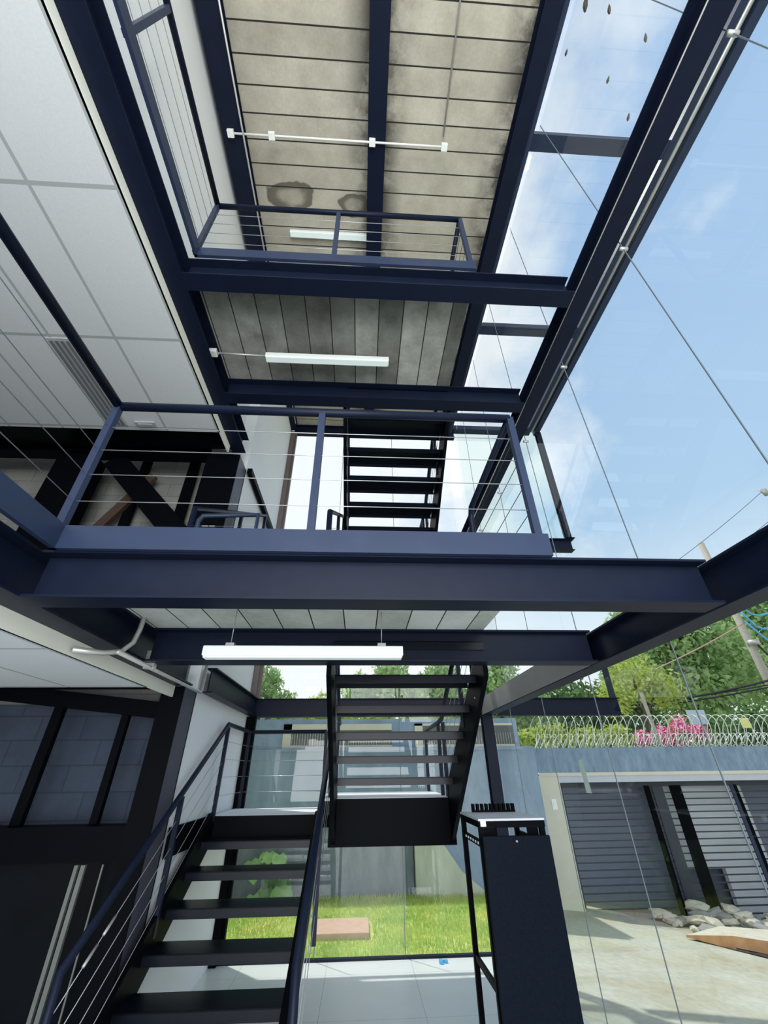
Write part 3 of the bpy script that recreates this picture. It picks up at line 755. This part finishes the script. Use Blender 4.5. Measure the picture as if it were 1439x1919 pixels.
o.add(vs, [(i, (i+1) % n, n+(i+1) % n, n+i) for i in range(n)] + [tuple(range(n))[::-1], tuple(range(n, 2*n))])
tag(o.build('broken_slab', RUB), 'lifted concrete slab with an orange earth edge below the rubble', 'slab')
o = MB(); fe = [(5.15, 8.62), (5.6, 8.2), (6.2, 7.95), (7.0, 7.8), (8.0, 7.7)]
for (xa, ya), (xb, yb) in zip(fe, fe[1:]): o.quad((xa, ya-.012, gz(xa, ya)+.03), (xb, yb-.012, gz(xb, yb)+.0), (xb, yb-.012, gz(xb, yb)+.155), (xa, ya-.012, gz(xa, ya)+(.05 if xa < 5.4 else .155)))
tag(o.build('earth_edge', EARTH), 'orange earth edge of the lifted concrete slab', 'earth')
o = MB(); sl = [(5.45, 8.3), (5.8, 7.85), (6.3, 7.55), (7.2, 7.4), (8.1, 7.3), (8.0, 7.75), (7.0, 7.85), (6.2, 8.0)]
o.add([(x, y, gz(x, y)+.012) for x, y in sl], [tuple(range(len(sl)))])  # flat sheet just above the ground; the pit's shade is its dark colour
tag(o.build('pit_shade_sheet', PIT), 'flat dark sheet painting the shade of the hollow under the lifted driveway slab', 'hollow')
tag(MB().box(-.52, .17, 7.0, 7.62, -.02, .055).build('stone_slab', STONE, None, .008), 'flat pinkish stone slab lying on the lawn', 'slab')

# big-leaf plant
t = thing('broadleaf_plant', 'large-leaved green plant against the plinth of the garden wall', 'plant', (-1.35, 8.62, 0))
rr = random.Random(5)
for k in range(17):
    a = rr.uniform(0, 6.28); h = rr.uniform(.12, .62); r = rr.uniform(.05, .42)*(1.15-h)
    c = Vector((-1.38+math.cos(a)*r*1.5, 8.55+math.sin(a)*r*.5, h)); L = rr.uniform(.11, .19)
    MB().tube([(-1.38+rr.uniform(-.08, .08), 8.6, 0), ((c.x-1.38)/2, (c.y+8.6)/2, h*.75), tuple(c)], .008, 5).build('stem', LEAFB, t)
    n_ = Vector((rr.uniform(-.6, .6), -.9+rr.uniform(-.2, .3), rr.uniform(.3, 1))).normalized()
    u = n_.cross(Vector((0,0,1))).normalized(); w = n_.cross(u)
    if w.z > 0: w = -w
    pts = []
    for q, (pa, pb) in enumerate([(0, -.15), (.45, -.45), (.8, -.25), (.95, .15), (.75, .6), (.35, .95), (0, 1.3), (-.35, .95), (-.75, .6), (-.95, .15), (-.8, -.25), (-.45, -.45)]):
        pts.append(c + u*pa*L + w*pb*L - n_*(pa*pa)*L*.3)
    pts.append(c + w*.4*L)
    MB().add(pts, [(i, (i+1) % 12, 12) for i in range(12)], True).build('leaf', LEAFB, t)

# trees
def crown(name, mat, parent, blobs, n, size, seed):
    r = random.Random(seed); o = MB()
    tot = sum(b_[3]**2 for b_ in blobs)
    for (cx, cy, cz, R) in blobs:
        for i in range(int(n*R*R/tot)):
            d = Vector((r.gauss(0, 1), r.gauss(0, 1), r.gauss(0, 1))).normalized()
            p = Vector((cx, cy, cz)) + d*R*(r.uniform(.5, 1.0)) * (1+.18*math.sin(d.x*7+seed)*math.cos(d.z*6))
            a = Vector((r.gauss(0, 1), r.gauss(0, 1), r.gauss(0, 1))).normalized(); bb = a.cross(d)
            if bb.length < .05: continue
            bb.normalize(); s_ = size*r.uniform(.6, 1.3)
            o.add([p-a*s_, p-bb*s_*.5, p+a*s_, p+bb*s_*.5], [(0,1,2,3)])
    return o.build(name, mat, parent)
def tree(label, x, y, z0, blobs, mat, n, size, seed, trunk=.14, name='tree'):
    t = thing(name, label, 'tree', (x, y, z0))
    bl = [(x+a, y+b_, c, R) for a, b_, c, R in blobs]
    crown('foliage', mat, t, bl, n, size, seed)
    o = MB(); top = max(b_[2] for b_ in bl)
    o.tube([(x, y, z0), (x+.1, y, (z0+top)*.4), (x-.05, y, top)], [trunk, trunk*.75, trunk*.3], 8)
    for b_ in bl: o.tube([(x, y, b_[2]-b_[3]*1.2), ((x+b_[0])/2, (y+b_[1])/2, b_[2]-b_[3]*.5), b_[:3]], [trunk*.5, trunk*.35, trunk*.12], 6)
    o.build('trunk', BARK, t)
    return t
tree('broad green tree behind the gate wall, left of the utility pole', 13.2, 17, -1.2, [(0, 0, 6.4, 1.7), (-1.6, .4, 5.2, 1.3), (1.8, 0, 5.6, 1.6), (.3, 0, 4.2, 1.6), (-.8, .2, 7.4, 1.2), (1.2, .3, 7.7, 1.3)], LEAF1, 14000, .13, 1)
tree('tall green tree behind the utility pole at the right edge', 19.5, 19, -1.2, [(0, 0, 6.8, 2.4), (-2, 0, 5.4, 1.8), (2, 0, 8.4, 2.2), (-.5, 0, 9.2, 1.8), (1, 0, 4.4, 2)], LEAF1, 12000, .15, 2)
tree('sparse yellow-green tree above the razor wire, beside the long beam', 8.9, 13.6, -1.2, [(0, 0, 4.3, .8), (-.8, 0, 3.6, .6), (.8, 0, 3.9, .7)], LEAF2, 1800, .09, 3, .08)
tree('dark shrubby tree behind the wire at the right', 12.6, 13.5, -1.2, [(0, 0, 2.5, 1.0), (-1.6, 0, 2.3, .8), (1.6, 0, 2.6, 1.0), (3.2, 0, 2.7, 1.0)], LEAF3, 6000, .1, 4)
tree('low light green bush behind the wire, nearest the projecting beam', 5.2, 12.2, -1.2, [(0, 0, 2.25, .6), (.9, 0, 2.2, .55), (1.8, 0, 2.3, .5), (-.7, 0, 2.2, .5)], LEAF2, 3800, .07, 5, .07, 'bush')
tree('green tree seen through the rear glass at far left, above the garden wall', -2.9, 13.0, -1.2, [(0, 0, 3.9, .6), (-.7, 0, 3.6, .6), (.6, 0, 3.3, .5)], LEAF1, 3200, .08, 6)
tree('low yellow-green tree behind the left slit window', -1.1, 12.5, -1.2, [(0, 0, 3.1, .55), (.7, 0, 2.9, .5)], LEAF2, 2200, .07, 7)
tree('green tree seen behind the treads of the upper stair flight', .9, 13.2, -1.2, [(0, 0, 3.9, .8), (.9, 0, 3.5, .7), (-.9, 0, 3.7, .6), (1.6, 0, 4.0, .7)], LEAF1, 5200, .09, 8)
tree('dark low tree behind the lower treads of the upper flight', .4, 11.2, -1.2, [(0, 0, 2.7, .5), (.9, 0, 2.65, .5), (1.8, 0, 2.7, .5), (-.8, 0, 2.6, .45)], LEAF2, 3800, .07, 9)
tree('pale green tree beside the corner column behind the rear glass', 4.6, 14.5, -1.2, [(0, 0, 4.0, .9), (1.0, 0, 3.4, .8), (-.9, 0, 3.6, .7), (.3, 0, 4.9, .6)], LEAF1, 5200, .1, 10)
tree('leafy mass filling the background behind the right trees', 10.5, 22, -1.2, [(0, 0, 4.0, 1.9), (-3, 0, 3.0, 1.7), (-6, 0, 2.6, 1.6), (3, 0, 4, 2)], LEAF3, 9000, .16, 12)
t = thing('bougainvillea', 'pink flowering bush behind the razor wire', 'bush', (8.1, 11.95, -1.2))
crown('blossom', PINK, t, [(7.55, 11.95, 2.35, .28), (8.1, 11.95, 2.45, .28), (8.7, 11.95, 2.62, .32), (9.15, 11.95, 2.5, .28), (8.5, 11.95, 2.3, .3)], 1500, .055, 13)
crown('foliage', LEAF1, t, [(7.8, 12.0, 2.2, .3), (8.6, 12.0, 2.35, .35), (9.3, 11.95, 2.3, .3)], 900, .06, 14)
MB().tube([(8.3, 12.0, -1.2), (8.3, 12.0, 1.2), (8.4, 12.0, 2.3)], .05).build('trunk', BARK, t)

# razor wire
def coil(x0, x1, y, z, R, pitch, ph, label):
    o = MB(); n = 18; tot = int((x1-x0)/pitch*n); pts = []
    for i in range(tot):
        a = 2*math.pi*i/n + ph
        pts.append((x0 + pitch*i/n + .10*math.sin(a), y + R*math.cos(a)*.8, z + R*math.sin(a)))
    o.tube(pts, .009, 4)
    return tag(o.build('razor_wire_coil', WIREM), label, 'razor wire')
coil(4.0, 14.5, yg-.1, 2.12+.34, .33, .20, 0, 'large coil of razor wire along the top of the gate wall')
coil(4.0, 14.5, yg-.12, 2.12+.14, .14, .13, 1.4, 'small lower coil of razor wire on the gate wall')
for x, lab in ((7.0, 'left wire support post on the gate wall'), (10.5, 'right wire support post on the gate wall')):
    tag(MB().bar((x, yg, 2.1), (x-.05, yg, 3.3), .06, .06).build('fence_post', POLEM), lab, 'post')
tag(MB().box(8.15, 8.62, yg+.28, yg+.30, 2.62, 2.94).build('wall_sign', SIGNG), 'pale grey rectangular plate among the razor wire', 'sign')
tag(MB().box(9.3, 9.52, yg+.1, yg+.12, 2.52, 2.74).build('wall_sign', YELLOW), 'small yellow plate on the razor wire beside the pink flowers', 'sign')

# pole and lines
t = thing('utility_pole', 'tall weathered utility pole at the right edge with blue cable loops', 'pole', (13.9, 14, -1.2))
MB().tube([(13.9, 14, -1.2), (13.9, 14, 9.5)], [.16, .11], 12).build('shaft', POLEM, t)
MB().tube([(13.9, 13.86, 5.35), (13.9, 13.86, 5.5)], .19, 12).build('collar', GALV, t)
for k, (dx, z0, z1) in enumerate(((.5, 6.6, 5.9), (.9, 6.2, 5.2), (.35, 5.45, 5.0), (.6, 7.0, 6.4))):
    MB().tube([(13.95, 13.84, z0), (14.0+dx*.5, 13.8, (z0+z1)/2-.25), (14.0+dx, 13.8, z1), (15.6, 13.8, z1+.25)], .035, 6).build('cable_loop', BLUEP if k != 2 else CABLED, t)
def line(a, b_, sag, r, label, mat=CABLED):
    a, b_ = Vector(a), Vector(b_); pts = []
    for i in range(17):
        u = i/16; p = a.lerp(b_, u); p.z -= sag*4*u*(1-u); pts.append(p)
    return tag(MB().tube(pts, r, 5).build('power_line', mat), label, 'power line')
line((2, 15, 3.35), (13.9, 13.8, 4.0), .35, .025, 'lowest black power line crossing behind the razor wire')
line((2, 15.2, 3.5), (13.9, 13.8, 4.2), .45, .035, 'thick black power line just above the lowest line')
line((13.9, 13.8, 4.2), (22, 13, 5.0), .3, .035, 'thick black power line right of the utility pole')
line((4, 15, 3.55), (13.8, 13.8, 4.05), .25, .02, 'thin dark power line above the thick lines')
line((8, 14, 3.9), (13.8, 13.8, 6.1), .12, .022, 'pale reddish line rising to the utility pole', simple('red_line', (.45, .30, .24), .6))
t = thing('street_insulator', 'small grey insulator bracket against the sky at the right edge', 'bracket', (13.0, 10, 9.2))
MB().tube([(12.85, 10, 9.32), (12.95, 10, 9.2), (13.15, 10, 9.22), (13.5, 10, 9.1)], [.05, .07, .06, .05], 8).build('arm', GALV, t)
MB().tube([(12.98, 10, 9.1), (12.98, 10, 9.32)], .07, 8).build('insulator', POLEM, t)
line((12.9, 10, 9.25), (7.6, 10.6, 5.9), .1, .008, 'thin line dropping left from the insulator bracket')
line((13.9, 10, 9.0), (8.4, 10.6, 5.7), .1, .008, 'second thin line parallel below the insulator line')

# ------------------------------------------------------------------ world and sun
w = bpy.data.worlds.new('sky'); S.world = w; w.use_nodes = True
nt = w.node_tree; nt.nodes.clear()
out = N(nt, 'ShaderNodeOutputWorld'); bg = N(nt, 'ShaderNodeBackground')
tc = N(nt, 'ShaderNodeTexCoord'); sp = N(nt, 'ShaderNodeSeparateXYZ'); nt.links.new(tc.outputs['Generated'], sp.inputs[0])
z = math_n(nt, 'MAXIMUM', sp.outputs[2], 0.0)
grad = ramp(nt, z, [(0.0, (.93, .90, .82)), (.18, (.80, .88, .93)), (.45, (.44, .62, .84)), (1.0, (.36, .53, .80))])
mp = N(nt, 'ShaderNodeMapping'); mp.inputs['Scale'].default_value = (1, 1, 1.4); nt.links.new(tc.outputs['Generated'], mp.inputs[0])
cl = noise(nt, 3.4, 8, mp.outputs[0], .58)
xm = math_n(nt, 'MULTIPLY', math_n(nt, 'SUBTRACT', .50, sp.outputs[0]), 1.1)
cf = math_n(nt, 'ADD', cl, xm)
cf = ramp(nt, cf, [(.54, 0.0), (.84, 1.0)])
col = mixc(nt, cf, grad, (.93, .95, .98))
nt.links.new(col, bg.inputs[0]); bg.inputs[1].default_value = .86
nt.links.new(bg.outputs[0], out.inputs[0])
sd = bpy.data.lights.new('sun', 'SUN'); sd.energy = 2.7; sd.angle = math.radians(1.5); sd.color = (1, .96, .88)
so = bpy.data.objects.new('sun', sd); COL.objects.link(so)
so.rotation_euler = (-Vector((-.30, .28, 1)).normalized()).to_track_quat('-Z', 'Y').to_euler(); so.location = (-3, 3, 12)
S.view_settings.view_transform = 'Standard'; S.view_settings.look = 'None'; S.view_settings.exposure = .36

# added soft fill lamps behind the camera, standing in for front daylight
for nm, loc, size, en, tgt in (('fill_lamp', (.2, -4.5, 2.6), 5.0, 540, (-.6, 3, 4.2)), ('fill_lamp', (-4.2, -3.5, 1.6), 3.0, 60, (-3.2, 2.5, 3.6))):
    ld = bpy.data.lights.new(nm, 'AREA'); ld.size = size; ld.energy = en; ld.color = (.95, .98, 1.0)
    lo = bpy.data.objects.new(nm, ld); COL.objects.link(lo); lo.location = loc
    lo.rotation_euler = (Vector(tgt)-Vector(loc)).to_track_quat('-Z', 'Y').to_euler()

# shared group phrases for kinds that occur more than once
G = {'steel_beam': 'navy steel beams of the frame', 'long_beam': 'long beams along the right glass', 'roof_edge_beam': 'beams edging the roof opening',
     'roof_cross_beam': 'cross pieces of the roof glass strip', 'floor_edge_channel': 'edge channels of the two balconies', 'steel_column': 'steel columns of the frame',
     'stud': 'dark studs behind the brace', 'upright': 'black uprights of the lower left frame', 'staircase': 'stacked black staircases', 'guardrail': 'cable guardrails',
     'glass_clamp': 'steel clamps on the right glass', 'mullion': 'mullions beside the white wall', 'leaf': 'leaves lying on the roof glass', 'linear_light': 'white linear lights',
     'ceiling_conduit': 'conduits under the roof and slabs', 'slit_window': 'slit windows in the garden wall', 'tree': 'trees beyond the walls',
     'razor_wire_coil': 'razor wire coils on the gate wall', 'fence_post': 'wire support posts', 'wall_sign': 'plates on the razor wire', 'power_line': 'overhead lines outside'}
for ob in bpy.data.objects:
    if ob.parent is None and 'category' in ob and 'group' not in ob and ob.name.split('.')[0] in G:
        ob['group'] = G[ob.name.split('.')[0]]
